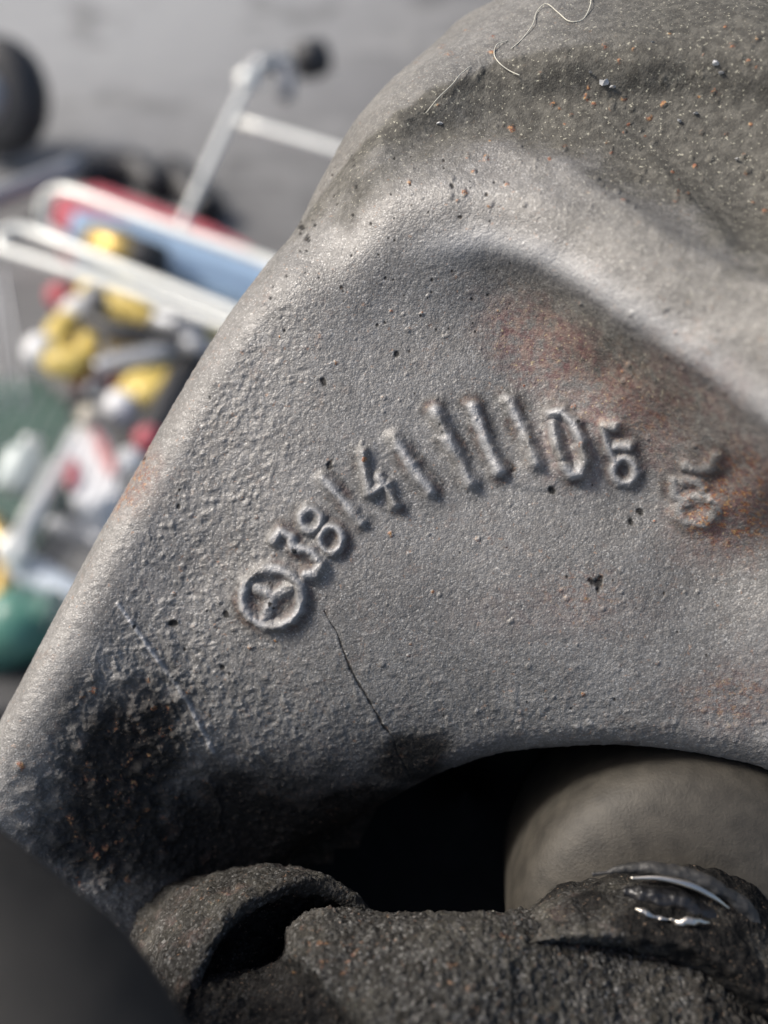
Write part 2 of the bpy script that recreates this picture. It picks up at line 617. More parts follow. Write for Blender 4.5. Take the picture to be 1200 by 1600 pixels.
# strokes: (piece, half width px, height mm, [photo pixels])
GLYPHS = [
    ('emblem_ring', 7.5, 0.75, [circ(427, 933, 46, 45)]),
    ('emblem_star', 8.5, 0.50, [[(428, 932), (402, 917)], [(428, 932), (413, 966)], [(428, 932), (456, 916)]]),
    ('3', 8.0, 0.75, [[(430, 845), (441, 830), (455, 840), (462, 858)], [(470, 858), (490, 862), (503, 880), (494, 897), (478, 897)]]),
    ('8', 6.5, 0.62, [circ(487, 812, 15, 17), circ(518, 843, 17, 20)]),
    ('1', 7.5, 0.60, [[(506, 748), (530, 775), (565, 815)]]),
    ('4', 7.5, 0.85, [[(568, 708), (571, 742), (578, 770), (606, 757)], [(592, 746), (604, 762), (618, 788)]]),
    ('1', 9.0, 0.85, [[(616, 684), (645, 731), (674, 767)]]),
    ('1', 9.5, 1.00, [[(680, 641), (702, 690), (735, 754)]]),
    ('1', 9.5, 0.90, [[(738, 636), (758, 685), (780, 736)]]),
    ('1', 9.5, 0.95, [[(794, 627), (816, 668), (838, 722)]]),
    ('0', 8.5, 0.95, [[(862, 648), (880, 644), (898, 662), (908, 690), (913, 718), (906, 738), (892, 740), (880, 726)], [(866, 664), (870, 690), (877, 714)]]),
    ('6', 7.5, 0.6, [circ(976, 734, 18, 20), [(962, 722), (948, 690), (944, 664), (962, 666)], [(962, 697), (985, 696)]]),
    ('8', 8.0, 0.34, [circ(1090, 797, 28, 22), [(1052, 752), (1056, 774), (1072, 784)], [(1072, 727), (1095, 734), (1114, 728), (1118, 714)], [(1098, 765), (1092, 752), (1068, 750)]]),
]
gl_id = np.full(x.shape, -1)
gl_d = np.full(x.shape, 1e9)
emb = np.zeros_like(x)
halo = np.full(x.shape, 1e9)
P3 = np.stack([x, y, z], 1)
wob = noise3(P3, 1.1) * 0.16 + noise3(P3 + 40, 0.5) * 0.09
hmod = noise3(P3 + 90, 2.4) + 0.3 * noise3(P3 + 95, 0.7)
bbox = (x > -20) & (x < 42) & (y > -16) & (y < 16) & ~isback & (dl < -6)
idx = np.where(bbox)[0]
gx, gy, gz = x[idx], y[idx], z[idx]
# compare in photo-independent face coordinates: each stroke is mapped at the local height of the face
kk = D / (D - gz) / S
hx, hy = gx * kk + 600, 800 - gy * kk
for gi, (nm, hw, hh, strokes) in enumerate(GLYPHS):
    d = np.full(hx.shape, 1e9)
    for st in strokes:
        d = np.minimum(d, seg_dist(hx, hy, st))
    d = d + wob[idx] / S * 0.95
    hw = hw * 1.27
    hh = hh * np.clip(1.0 + 0.16 * hmod[idx], 0.55, 1.15)
    prof = 1.2 * hh * np.exp(-(np.clip(d, 0, None) / (hw * 0.92)) ** 2.3)
    prof = prof + 0.16 * hh * sstep(hw * 2.8, hw * 0.8, d)
    emb[idx] = np.maximum(emb[idx], prof)
    dn = d / hw
    m = dn < gl_d[idx]
    gl_d[idx] = np.where(m, dn, gl_d[idx])
    gl_id[idx] = np.where(m & (d < hw * 1.22), gi, gl_id[idx])
    halo[idx] = np.minimum(halo[idx], d - hw)

# masks measured on the face, in photo-pixel units at the local height
kk = D / np.maximum(D - z, 20) / S
ax_, ay_ = x * kk + 600, 800 - y * kk
Q = np.stack([x, y, z], 1)
n_big = noise3(Q, 6.0)
n_mid = noise3(Q + 13, 2.2)
n_sm = noise3(Q + 17, 0.45)


def blob(cx, cy, rx, ry, rot=0, soft=0.6, wobble=0.35):
    c, s = math.cos(math.radians(rot)), math.sin(math.radians(rot))
    u = ((ax_ - cx) * c + (ay_ - cy) * s) / rx
    w = (-(ax_ - cx) * s + (ay_ - cy) * c) / ry
    r = np.hypot(u, w) + wobble * (n_mid * 0.6 + n_big * 0.5)
    return sstep(1 + soft, 1 - soft, r)


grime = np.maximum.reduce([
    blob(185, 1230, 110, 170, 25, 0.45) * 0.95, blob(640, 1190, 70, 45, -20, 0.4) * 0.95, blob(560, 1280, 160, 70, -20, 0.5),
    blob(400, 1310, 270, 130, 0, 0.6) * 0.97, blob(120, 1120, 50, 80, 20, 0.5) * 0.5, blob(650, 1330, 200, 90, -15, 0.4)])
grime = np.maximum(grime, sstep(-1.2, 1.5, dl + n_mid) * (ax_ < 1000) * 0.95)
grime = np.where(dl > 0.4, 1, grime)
rust = np.maximum.reduce([
    blob(850, 545, 95, 60, 40, 0.6) * 0.85, blob(980, 650, 110, 70, 35, 0.6) * 0.75, blob(1140, 780, 75, 100, 30, 0.6) * 0.95,
    blob(210, 745, 40, 55, 30, 0.5) * 0.5, blob(900, 700, 60, 60, 0, 0.6) * 0.45, blob(180, 1170, 50, 80, 30, 0.6) * 0.35, blob(1090, 600, 90, 50, 30, 0.6) * 0.5,
    blob(880, 960, 130, 40, 0, 0.7) * 0.25, blob(1150, 1090, 90, 60, 0, 0.6) * 0.35])
rust = np.maximum(rust, sstep(10, 1, np.abs(halo - 2)) * 0.55 * sstep(0.0, 0.5, n_mid + 0.25 * (ay_ > 850) + 0.15 * (ax_ > 860)))
grime = np.maximum(grime, 0.5 * sstep(13, 3, np.abs(halo - 5)) * sstep(-0.5, 0.5, n_mid + 0.3 * n_sm))
rust = np.where(gl_id >= 0, rust * sstep(-6, 2, halo), rust)
yc = np.interp(ax_, [380, 480, 560, 650, 760, 850, 930, 1010, 1100, 1200, 1300], [430, 372, 320, 268, 240, 262, 310, 350, 405, 460, 520])
olive = 0.9 * sstep(45, -75, ay_ - yc + 30 * n_big + 22 * n_mid + 10 * n_sm)
yarc0 = np.interp(ax_, [480, 560, 600, 680, 760, 860, 1000, 1200, 1300], [330, 252, 222, 166, 130, 105, 100, 110, 118])
olive *= 1 - 0.6 * sstep(0, -14, ay_ - yarc0 + 6 * n_mid) * sstep(1080, 720, ax_)
olive = np.maximum(olive, 0.45 * sstep(150, 20, ay_ - yc + 30 * n_big + 20 * n_mid) * sstep(720, 1000, ax_))
olive = np.maximum(olive, blob(980, 560, 200, 55, 38, 0.7) * 0.7)

ochre = np.maximum.reduce([blob(1150, 790, 70, 80, 30, 0.6), blob(1010, 650, 90, 45, 40, 0.7) * 0.35, blob(920, 930, 60, 40, 0, 0.7) * 0.35, blob(205, 750, 28, 50, 30, 0.5) * 0.8, blob(1140, 1090, 70, 40, 0, 0.6) * 0.5, 0.12 * sstep(0.2, 0.6, n_mid) * (ay_ > 420)])
worn_lit = np.clip(emb / 0.9, 0, 1) ** 1.5 * 0.42 * (gl_id >= 0) * sstep(-0.8, 0.3, n_mid)
worn_lit = np.maximum(worn_lit, 0.62 * np.clip(sstep(0.3, 0.7, np.repeat((np.concatenate([th, np.full(NX, 1.57)]) / 1.57)[None], NR, 0).ravel())
                                          * sstep(75, 10, x - np.repeat((xe + Re)[:, None], XX.shape[1], 1).ravel() + 70), 0, 1) * sstep(-0.7, 0.3, n_mid + n_big))  # brightness of the lit rim put into the colour
# relief of the sand-cast skin
lumpy = np.clip(0.38 + 0.9 * sstep(560, 330, ax_) + 0.5 * sstep(1000, 1150, ay_) - 0.2 * sstep(500, 380, ay_), 0.25, 1.6)
rim_s = np.zeros(XX.shape)
rim_s[:, :NB + NA] = 1
lumpy = np.where(rim_s.ravel() > 0, 0.55, lumpy)
dirt_amp = blob(175, 1240, 125, 210, 25, 0.5)
def ridg(p, sc):
    return 0.5 - np.abs(noise3(p, sc))
def crumb(p, sc, t=0.3):
    n = noise3(p, sc)
    return np.clip(n - t, 0, None) * 1.3 - np.clip(-n - t - 0.08, 0, None)
det = lumpy * (0.17 * crumb(Q + 3, 0.85) + 0.11 * crumb(Q + 9, 0.5, 0.25)) + 0.022 * noise3(Q + 21, 0.33) + 0.016 * noise3(Q + 57, 0.21)
det += lumpy * 0.045 * noise3(Q + 5, 2.4) + 0.09 * noise3(Q + 77, 7)
rough_n = noise3(Q + 31, 1.5)
det += dirt_amp * (0.7 * np.clip(rough_n + 0.1, 0, 1) + 0.42 * crumb(Q + 37, 0.9, 0.12) * (1 + n_mid) + 0.16 * noise3(Q + 41, 0.4) + 0.5 * np.clip(noise3(Q + 47, 2.6), 0, 1))
# pits
pit_dark = np.zeros_like(x)
pits = [(505, 597, 6), (620, 553, 5), (515, 725, 6), (270, 973, 8), (352, 960, 5), (706, 290, 4), (640, 548, 4), (935, 912, 9), (925, 908, 6), (1000, 800, 5), (985, 815, 5), (862, 768, 6), (802, 730, 6), (470, 355, 5), (480, 372, 5)]
for _ in range(150):
    if random.random() < 0.55:
        pits.append((random.uniform(420, 800), random.uniform(250, 520), random.uniform(1.3, 2.6)))
    elif random.random() < 0.5:
        pits.append((random.uniform(200, 520), random.uniform(560, 1150), random.uniform(1.3, 3.6)))
    else:
        pits.append((random.uniform(550, 1200), random.uniform(500, 1150), random.uniform(1.2, 2.4)))
for cx, cy, r in [(a, b, c * 0.8) for a, b, c in pits]:
    b = (np.abs(ax_ - cx) < 4 * r) & (np.abs(ay_ - cy) < 4 * r) & ~isback
    i = np.where(b)[0]
    d = np.hypot(ax_[i] - cx, (ay_[i] - cy) * 0.8) + r * 0.7 * n_sm[i]
    det[i] -= 0.04 * r * sstep(1.5 * r, 0.2 * r, d)
    pit_dark[i] = np.maximum(pit_dark[i], sstep(1.5 * r, 0.7 * r, d))
grime = np.maximum(grime, pit_dark * 0.9)
# loose crumbs standing proud
for k_ in range(520):
    if k_ >= 330:
        cx, cy, r = random.gauss(190, 65), random.gauss(1240, 95), random.uniform(2.5, 6)
    elif random.random() < 0.5:
        cx, cy, r = random.uniform(640, 1200), random.uniform(60, 330), random.uniform(2, 5)
    else:
        cx, cy, r = random.uniform(200, 1150), random.uniform(450, 1200), random.uniform(1.5, 4)
    i = np.where((np.abs(ax_ - cx) < 4 * r) & (np.abs(ay_ - cy) < 4 * r) & ~isback)[0]
    d = np.hypot(ax_[i] - cx, ay_[i] - cy) + r * 0.6 * n_mid[i]
    det[i] += 0.04 * r * sstep(1.4 * r, 0.3 * r, d)
    if random.random() < 0.4:
        ochre[i] = np.maximum(ochre[i], sstep(1.5 * r, 0.5 * r, d) * random.uniform(0.8, 2.0))
# scratch, parting line
cr = seg_dist(ax_ + 3 * n_mid, ay_, [(508, 955), (522, 985), (540, 1025), (558, 1066), (585, 1112), (612, 1152), (640, 1215)])
crw = np.clip(0.75 + 0.7 * n_sm + 0.3 * n_mid, 0.2, 1.5) * (0.45 + 0.55 * sstep(960, 1040, ay_))
det -= 0.13 * sstep(3.6, 0.6, cr / crw)
grime = np.maximum(grime, sstep(3.6, 1.0, cr / crw) * 0.85)
pl = seg_dist(ax_, ay_, [(185, 945), (235, 1015), (290, 1090), (335, 1175)])
det += 0.30 * sstep(6.5, 0.5, pl) * (0.75 + 0.5 * n_mid)
worn_lit = np.maximum(worn_lit, 0.5 * sstep(5, 1, pl))
pl2 = seg_dist(ax_, ay_, [(325, 1215), (345, 1260), (340, 1290)])
det += 0.35 * sstep(5, 0.8, pl2)
w4 = blob(835, 745, 40, 18, 10, 0.4)
det += 0.18 * w4
det += emb
fr = ~isback
YARC = ([480, 560, 600, 680, 760, 860, 1000, 1200, 1300], [330, 252, 222, 166, 130, 105, 100, 110, 118])
yarc = np.interp(ax_, [480, 560, 600, 680, 760, 860, 1000, 1200, 1300], [330, 252, 222, 166, 130, 105, 100, 110, 118]) + 5 * n_big + 4 * n_mid
det += fr * 2.3 * sstep(62, -10, ay_ - yarc) * sstep(190, -20, yarc - ay_) * sstep(500, 640, ax_)
arc2 = seg_dist(ax_ + 4 * n_mid, ay_ + 4 * n_big, [(640, 208), (760, 178), (850, 172), (930, 192), (1000, 238), (1060, 305), (1130, 380)])
det += fr * 0.5 * np.exp(-(arc2 / 18) ** 2)
arc3 = seg_dist(ax_ + 4 * n_mid, ay_ + 6 * n_big, [(560, 285), (680, 246), (780, 236), (880, 262), (960, 318), (1040, 372), (1130, 420), (1260, 480)])
det += fr * 0.5 * np.exp(-(arc3 / 16) ** 2)
crest = seg_dist(ax_ + 5 * n_mid, ay_ + 5 * n_big, [(640, 392), (760, 375), (850, 398), (930, 445), (1010, 498), (1100, 560), (1200, 632), (1300, 710)])
det += fr * 1.05 * np.exp(-(crest / 28) ** 2) * sstep(600, 860, ax_)
worn_lit = np.maximum(worn_lit, 0.4 * fr * np.exp(-(crest / 24) ** 2) * sstep(600, 760, ax_))  # highlight along the rib crest painted into the colour
olive *= 1 - 0.6 * np.exp(-(crest / 30) ** 2)

# displace along the normal of the smooth form
Pg = np.stack([XX, YY, z.reshape(XX.shape)], 2)
du = np.gradient(Pg, axis=1)
dv = np.gradient(Pg, axis=0)
N = np.cross(du, -dv)
N /= np.maximum(np.linalg.norm(N, axis=2, keepdims=True), 1e-9)
Pd = Pg + N * (np.where(isback, 0, det).reshape(XX.shape) * sstep(3, 0.5, dl).reshape(XX.shape))[:, :, None]
W = loc2w(Pd.reshape(-1, 3))

r_, c_ = XX.shape
vid = np.arange(r_ * c_).reshape(r_, c_)
quads = np.stack([vid[:-1, :-1], vid[1:, :-1], vid[1:, 1:], vid[:-1, 1:]], 2).reshape(-1, 4)
ok = (dl[quads].min(1) < 3.2) & (x[quads].max(1) < xmax)
quads = quads[ok]
# which piece each face belongs to
reg = np.zeros(x.shape, int)                                   # 0 web
colm = np.zeros(XX.shape, bool)
colm[:, :NB + NA + 8] = True
yrib_t = np.interp(ax_, [380, 480, 560, 650, 760, 850, 930, 1010, 1100, 1200, 1300], [470, 372, 320, 268, 240, 262, 310, 350, 405, 460, 520])
yrib_b = np.interp(ax_, [380, 470, 600, 700, 790, 860, 950, 1050, 1150, 1300], [470, 470, 450, 425, 425, 450, 510, 590, 665, 770])
reg[(ay_ < yrib_b) & (ay_ >= yrib_t)] = 2                       # rib
reg[(ay_ < yrib_t)] = 3                                         # neck
reg[colm.ravel() & (ay_ >= 400)] = 1                            # rolled edge
reg = np.where(gl_id >= 0, 10 + gl_id, reg)
freg = reg[quads].max(1)

yoke = thing('cast_iron_yoke', 'rough grey cast iron yoke with raised numbers and a pale rolled edge', 'machine part', ORG)
names = {0: ('web', 'rough grey face carrying the raised numbers'), 1: ('rolled_edge', 'pale rounded left edge of the casting'), 2: ('rib', 'bright curved rib above the numbers'),
         3: ('neck', 'dark olive neck above the rib')}
emblem_parent = None
for rid in sorted(set(freg.tolist())):
    fq = quads[freg == rid]
    u, inv = np.unique(fq, return_inverse=True)
    at = {'rust': rust[u], 'grime': grime[u], 'olive': olive[u], 'worn_lit': worn_lit[u], 'ochre': ochre[u]}
    if rid < 10:
        nm, lb = names[rid]
        par = yoke
    else:
        g = GLYPHS[rid - 10][0]
        if g == 'emblem_ring':
            nm, lb, par = 'emblem_ring', 'raised ring round a rubbed three armed mark', yoke
        elif g == 'emblem_star':
            nm, lb, par = 'emblem_star', 'rubbed three armed mark inside the raised ring', emblem_parent or yoke
        else:
            nm, lb, par = 'raised_digit', 'raised cast digit ' + g, yoke
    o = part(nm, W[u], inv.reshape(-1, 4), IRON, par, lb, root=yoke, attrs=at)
    if nm == 'emblem_ring':
        emblem_parent = o


def face_z(px, py, up=0.0):
    """point lying on the casting seen at a photo pixel"""
    zz = 0.0
    for _ in range(12):
        p = K(px, py, zz)
        zz = float(tps(p[0:1], p[1:2])[0])
    p = K(px, py, zz)
    ya = float(np.interp(px, YARC[0], YARC[1]))
    st = 2.3 * float(sstep(62, -10, py - ya)) * float(sstep(190, -20, ya - py)) * float(sstep(500, 640, px))
    return p + np.array([0, 0, up + st])


# inner wall of the opening, black with grease
def patch(nu, nv, fn):
    v = np.array([fn(i / (nu - 1), j / (nv - 1)) for j in range(nv) for i in range(nu)], float)
    i, j = np.meshgrid(np.arange(nu - 1), np.arange(nv - 1))
    a = (j * nu + i).ravel()
    return v, np.stack([a, a + nu, a + nu + 1, a + 1], 1)


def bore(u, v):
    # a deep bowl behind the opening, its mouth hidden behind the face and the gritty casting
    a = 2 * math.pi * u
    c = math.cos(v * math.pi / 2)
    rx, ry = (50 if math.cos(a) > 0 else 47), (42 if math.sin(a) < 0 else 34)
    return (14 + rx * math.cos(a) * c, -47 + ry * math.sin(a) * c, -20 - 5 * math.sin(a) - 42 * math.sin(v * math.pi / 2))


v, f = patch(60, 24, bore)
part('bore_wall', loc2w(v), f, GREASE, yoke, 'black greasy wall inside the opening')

# ------------------------------------------------------------------ bearing cup in the opening
def noisy(v, amps, seed=0, axis=None):
    """displace world-metre points along their offset from the mean by 3-D noise (mm)"""
    return v


cc = K(1086, 1468, -3.5)
axis_l = np.array([-0.10, -0.04, 1.0])
prof = [(22.6, -30), (22.6, -8), (22.4, -3.5), (21.8, -0.2), (20.4, 2.2), (18, 3.9), (14.5, 5.1), (10, 5.8), (5, 6.1), (0.3, 6.2)]
prof = [(r, h) for r, h in catmull([(a, b, 0) for a, b in prof], 4)[:, :2]]
v, f = lathe(prof, cc, axis_l, 96)
cup = thing('bearing_cup', 'smooth dull grey bearing cup set in the dark opening at lower right', 'bearing cup', loc2w(K(1085, 1490, -46))[0])
part('cup_shell', loc2w(v), f, CUP_M, cup)


def noise_tube(pts, r, n, per, amps, seed):
    v, f = tube(pts, r, n, per)
    m = len(v) // n
    ctr = v.reshape(m, n, 3).mean(1, keepdims=True)
    nrm = (v.reshape(m, n, 3) - ctr)
    nrm /= np.linalg.norm(nrm, axis=2, keepdims=True)
    d = sum(a * noise3(v + seed + 7 * k, s) for k, (a, s) in enumerate(amps))
    return (v.reshape(m, n, 3) + nrm * d.reshape(m, n, 1)).reshape(-1, 3), f


UPA = [(806, 1462), (822, 1432), (846, 1406), (890, 1384), (960, 1368), (1040, 1352), (1110, 1350), (1170, 1372), (1230, 1420)]
LOA = [(800, 1490), (850, 1490), (920, 1490), (980, 1500), (1040, 1520), (1100, 1550), (1160, 1600), (1220, 1660), (1290, 1720)]


def mound(u, v):
    k = np.linspace(0, 1, 9)
    x0, y0 = np.interp(u, k, [p[0] for p in UPA]), np.interp(u, k, [p[1] for p in UPA])
    x1, y1 = np.interp(u, k, [p[0] for p in LOA]), np.interp(u, k, [p[1] for p in LOA])
    e = max(0.0, (v - 0.12) / 0.88)
    z = -6 + 13.0 * math.sin(min(1, v / 0.3) * math.pi / 2) + (10 + 5 * u) * e - 10 * float(sstep(0.62, 1.0, e))
    return K(x0 + (x1 - x0) * e, y0 + (y1 - y0) * e, z)


NU, NV = 260, 120
v, f = patch(NU, NV, mound)
g = v.reshape(NV, NU, 3)
nn = np.cross(np.gradient(g, axis=1), -np.gradient(g, axis=0)).reshape(-1, 3)
nn /= np.maximum(np.linalg.norm(nn, axis=1, keepdims=True), 1e-9)
dd = 0.5 * noise3(v, 4) + 0.35 * noise3(v + 4, 1.6) + 0.2 * noise3(v + 8, 0.7) + 0.1 * noise3(v + 12, 0.35)
v = v - nn * dd[:, None] * np.sign((nn[:, 2:3].mean()))
n_ = len(v)
dust = {'rust': 0.2 * sstep(0.3, 0.8, noise3(v + 2, 2)), 'olive': np.clip(0.15 + 0.5 * noise3(v, 2.5), 0, 1), 'grime': np.clip(0.45 + 1.0 * noise3(v + 9, 3.5) + sstep(18, 30, v[:, 0]) * 0.4, 0, 1)}
part('dirt_crust', loc2w(v), f, CRUST, cup, 'crust of dark dirt along the retaining ring', attrs=dust)
v, f = tube([K(985, 1372, 10.8), K(1030, 1372, 11.2), K(1075, 1382, 11.6), K(1112, 1400, 11.6), K(1140, 1420, 11.2)], [0.12, 0.28, 0.38, 0.3, 0.1], 14, 10)
part('retaining_ring', loc2w(v), f, BRIGHT, cup, 'thin bright arc of bare steel')
v, f = noise_tube([K(925, 1366, 9.0), K(985, 1358, 9.8), K(1050, 1362, 10.4), K(1110, 1382, 10.8), K(1165, 1420, 10.2), K(1200, 1470, 9.6)], [0.2, 0.6, 0.8, 0.8, 0.9, 0.4], 36, 20, [(0.25, 1.8), (0.12, 0.6), (0.06, 0.3)], 37)
part('outer_seal', loc2w(v), f, GREY_SEAL, cup, 'dull dusty edge of the seal round the bright ring')
v, f = noise_tube([K(975, 1396, 9.2), K(1020, 1402, 10.0), K(1080, 1418, 10.4), K(1140, 1440, 10.2)], [0.5, 1.3, 1.4, 0.6], 36, 20, [(0.4, 1.6), (0.2, 0.6)], 17)
part('seal_lip', loc2w(v), f, WETGREASE, cup, 'wet black seal under the bright ring')
v, f = noise_tube([K(992, 1420, 12.3), K(1008, 1428, 12.7), K(1026, 1434, 12.9), K(1045, 1436, 13.1), K(1062, 1441, 13.3), K(1085, 1440, 13.3), K(1110, 1443, 12.9)], [0.1, 0.36, 0.1, 0.36, 0.2, 0.42, 0.34, 0.4, 0.1], 20, 10, [(0.3, 0.9), (0.12, 0.4)], 27)  # glint under the seal, built as a streak of bright metal
part('lower_glint', loc2w(v), f, BRIGHT, cup, 'ragged glint below the seal, shaped as a bright steel streak')

# ------------------------------------------------------------------ gritty casting across the bottom
TOP = [(230, 1560), (285, 1512), (330, 1506), (400, 1494), (440, 1468), (470, 1450), (520, 1442), (640, 1444), (760, 1448), (850, 1440), (930, 1440), (1000, 1452), (1080, 1482), (1150, 1540), (1200, 1590), (1260, 1650)]


def block(u, v):
    px = 200 + 1060 * u
    py = np.interp(px, [t[0] for t in TOP], [t[1] for t in TOP])
    zt = 10 + 2 * math.sin(px / 90)
    # v<0.25: far side going down behind the crest, then the near slope to below the frame
    if v < 0.25:
        a = (0.25 - v) / 0.25
        p = K(px, py, zt)
        return p + np.array([0, -14 * a * a, -22 * a])
    a = (v - 0.25) / 0.75
    p = K(px, py, zt)
    yy = p[1] + 2.0 * math.sin(min(1, a * 6) * math.pi / 2) * 0.5 - 26 * a
    zz = zt + 22 * a ** 0.72
    return np.array([p[0] * (1 - 0.12 * a), yy, zz])


NU, NV = 640, 280
v, f = patch(NU, NV, block)
g = v.reshape(NV, NU, 3)
nn = np.cross(np.gradient(g, axis=1), -np.gradient(g, axis=0)).reshape(-1, 3)
nn /= np.maximum(np.linalg.norm(nn, axis=1, keepdims=True), 1e-9)
dd = 0.25 * noise3(v, 2.6) + 0.5 * crumb(v + 5, 0.9) + 0.35 * crumb(v + 15, 0.55, 0.2) + 0.12 * noise3(v + 25, 0.32) + 0.7 * noise3(v + 33, 9)
kk = D / np.maximum(D - v[:, 2], 20) / S
bx, by = v[:, 0] * kk + 600, 800 - v[:, 1] * kk
n_mid_b = noise3(v + 61, 3)
# broken step in the lower left corner
low = sstep(14, -14, bx - np.interp(by, [1490, 1505, 1560, 1600], [440, 470, 520, 560]) + 8 * n_mid_b)
dd -= low * 2.2
vv = v + nn * dd[:, None]
blk = {'ochre': 0.5 * sstep(0.25, 0.6, noise3(v + 101, 0.8)) * sstep(0.1, 0.5, noise3(v + 111, 2.2)), 'rust': 0.0 * n_mid_b, 'olive': np.clip(0.10 + 0.25 * noise3(v + 71, 5), 0, 1),
       'grime': np.clip(np.maximum(low * 0.8, sstep(1020, 1160, bx + 60 * n_mid_b) * 0.7) + 0.25 * noise3(v + 81, 2), 0, 1)}
single('gritty_casting', loc2w(vv), f, CRUST, 'dark gritty iron casting running along the bottom of the picture', 'machine part', loc2w(K(700, 1560, 10))[0], attrs=blk)

# ------------------------------------------------------------------ dirt caked collar
ring_c = K(462, 1572, 4)
prof = [(13.0, -24), (14.2, -14), (14.7, -8), (14.5, -3), (14.1, -0.8), (13.5, 0.3), (12.8, 0.4), (12.0, -0.3), (11.4, -1.4), (10.6, -3.0), (9.4, -4.6), (7.6, -5.8), (4, -6.4), (0.5, -6.6)]
prof = [tuple(q[:2]) for q in catmull([(p, q, 0) for p, q in prof], 10)]
NCO = 420
v, f = lathe(prof, ring_c, (0.62, 0.24, 1.0), NCO)
ctr = v.reshape(-1, NCO, 3).mean(1, keepdims=True)
nn = v.reshape(-1, NCO, 3) - ctr
nn = (nn / np.maximum(np.linalg.norm(nn, axis=2, keepdims=True), 1e-6)).reshape(-1, 3)
inner = np.repeat(np.arange(len(prof)) > len(prof) * 0.52, NCO)
nn[inner] *= -1
nn += np.array([0, 0, 0.5])
dd = 0.5 * noise3(v, 6) + 0.4 * noise3(v + 4, 2.4) + 0.30 * noise3(v + 8, 1.0) + 0.22 * noise3(v + 12, 0.5) + 0.1 * noise3(v + 19, 0.3)
v = v + nn * dd[:, None]
n_ = len(v)
cl = {'ochre': 0.5 * sstep(0.25, 0.6, noise3(v + 101, 0.8)) * sstep(0.1, 0.5, noise3(v + 111, 2.2)), 'rust': 0.3 * sstep(0.3, 0.8, noise3(v, 2)), 'olive': np.clip(0.05 + 0.3 * noise3(v + 3, 4), 0, 1), 'grime': np.clip(0.1 + 0.5 * noise3(v + 5, 3) + 0.9 * inner, 0, 1)}
single('retaining_collar', loc2w(v), f, CRUST, 'dirt caked round collar between the numbered yoke and the gritty casting', 'collar', loc2w(ring_c)[0], attrs=cl)

# ------------------------------------------------------------------ dark hose close to the lens
hp = [K(-440, 1300, 34), K(-270, 1400, 38), K(-110, 1510, 42), K(30, 1650, 46), K(130, 1830, 50)]
v, f = noise_tube([np.array(p) for p in hp], 11.0, 48, 16, [(0.5, 9), (0.12, 2.5)], 91)
single('rubber_boot', loc2w(v), f, RUBBER, 'smooth dark rubber boot blurred in the lower left corner', 'rubber boot', loc2w(hp[2])[0])

# ------------------------------------------------------------------ fibres and flakes on the casting
def fibre(name, px, label, r=0.06, up=0.55):
    pts = [face_z(a, b, up + 0.3 * (k % 2)) for k, (a, b) in enumerate(px)]
    v, f = tube(pts, r, 8, 8)
    single(name, loc2w(v), f, FIBRE, label, 'fibre', loc2w(pts[0])[0], 'hairs stuck to the casting')


fibre('hair', [(919, -8), (918, 18), (906, 42), (884, 47), (868, 30), (850, 17), (836, 28), (828, 52), (812, 74), (794, 92)], 'long pale hair looping from the top edge of the picture')
fibre('hair', [(790, 76), (773, 84), (769, 98), (776, 114), (792, 124), (808, 131)], 'short curved pale hair below the long looping one')
fibre('hair', [(664, 188), (684, 166), (704, 146), (716, 132), (733, 116)], 'straight pale hair on the left of the dark neck')
fl_v = []
fl = []
for cx, cy, r in [(940, 134, 11), (955, 140, 7), (1108, 112, 9), (1120, 124, 6), (1060, 190, 6), (1085, 178, 5), (950, 60, 4), (1010, 80, 4), (686, 198, 6), (918, 122, 4), (1150, 250, 4)]:
    c = face_z(cx, cy, 0.2)
    n0 = 7
    ring = [c + np.array([math.cos(a) * r * S * random.uniform(0.5, 1.1), math.sin(a) * r * S * 0.5 * random.uniform(0.3, 1.2), random.uniform(0.0, 0.35)]) for a in np.linspace(0, 2 * math.pi, n0, endpoint=False)]
    vv_ = np.array(ring + [c + np.array([0, 0, 0.55]), c - np.array([0, 0, 0.5])])
    ff_ = [(k, (k + 1) % n0, n0) for k in range(n0)] + [((k + 1) % n0, k, n0 + 1) for k in range(n0)]
    fl.append((vv_, ff_))
v, f = join(*fl)
single('dirt_flakes', loc2w(v), f, plain('pale_flake', (0.6, 0.6, 0.6), 0.5, 0.2), 'pale dirt flakes stuck to the dark neck', 'dirt', loc2w(v[0])[0], kind='stuff', smooth=False)
c = K(766, 1440, -8)  # white speck built to stand for light through a gap
v, f = lathe([(0.15, -0.4), (0.7, 0), (0.75, 0.5), (0.3, 1.2), (0.05, 1.5)], c, (0.3, 1, 0.2), 9)
single('gap_light', loc2w(v), f, plain('gap_light_white', (0.75, 0.72, 0.62), 0.5), 'tiny white chip of light through a gap under the opening beside the grey cup', 'glimmer', loc2w(c)[0], smooth=False)

# ------------------------------------------------------------------ things on the ground behind
YEL = plain('yellow_plastic', (0.74, 0.56, 0.16), 0.35, 0, 0.15, 40)
RED = plain('red_plastic', (0.42, 0.09, 0.11), 0.4)
WHITE = plain('white_plastic', (0.80, 0.80, 0.80), 0.35, 0, 0.04)
BLUE = plain('blue_enamel', (0.24, 0.34, 0.47), 0.4)
GREEN = plain('green_plastic', (0.07, 0.19, 0.15), 0.35)
DARKG = plain('dark_green_fabric', (0.03, 0.075, 0.055), 0.8)
BLACK = plain('black_plastic', (0.03, 0.03, 0.032), 0.5)
GREY = plain('grey_steel', (0.32, 0.33, 0.35), 0.4, 0.5)
TAN = plain('brass', (0.5, 0.36, 0.12), 0.4, 0.6)


def bar(a, b, r, n=16):
    return tube([a, (np.asarray(a) + np.asarray(b)) / 2, b], r, n, 4)


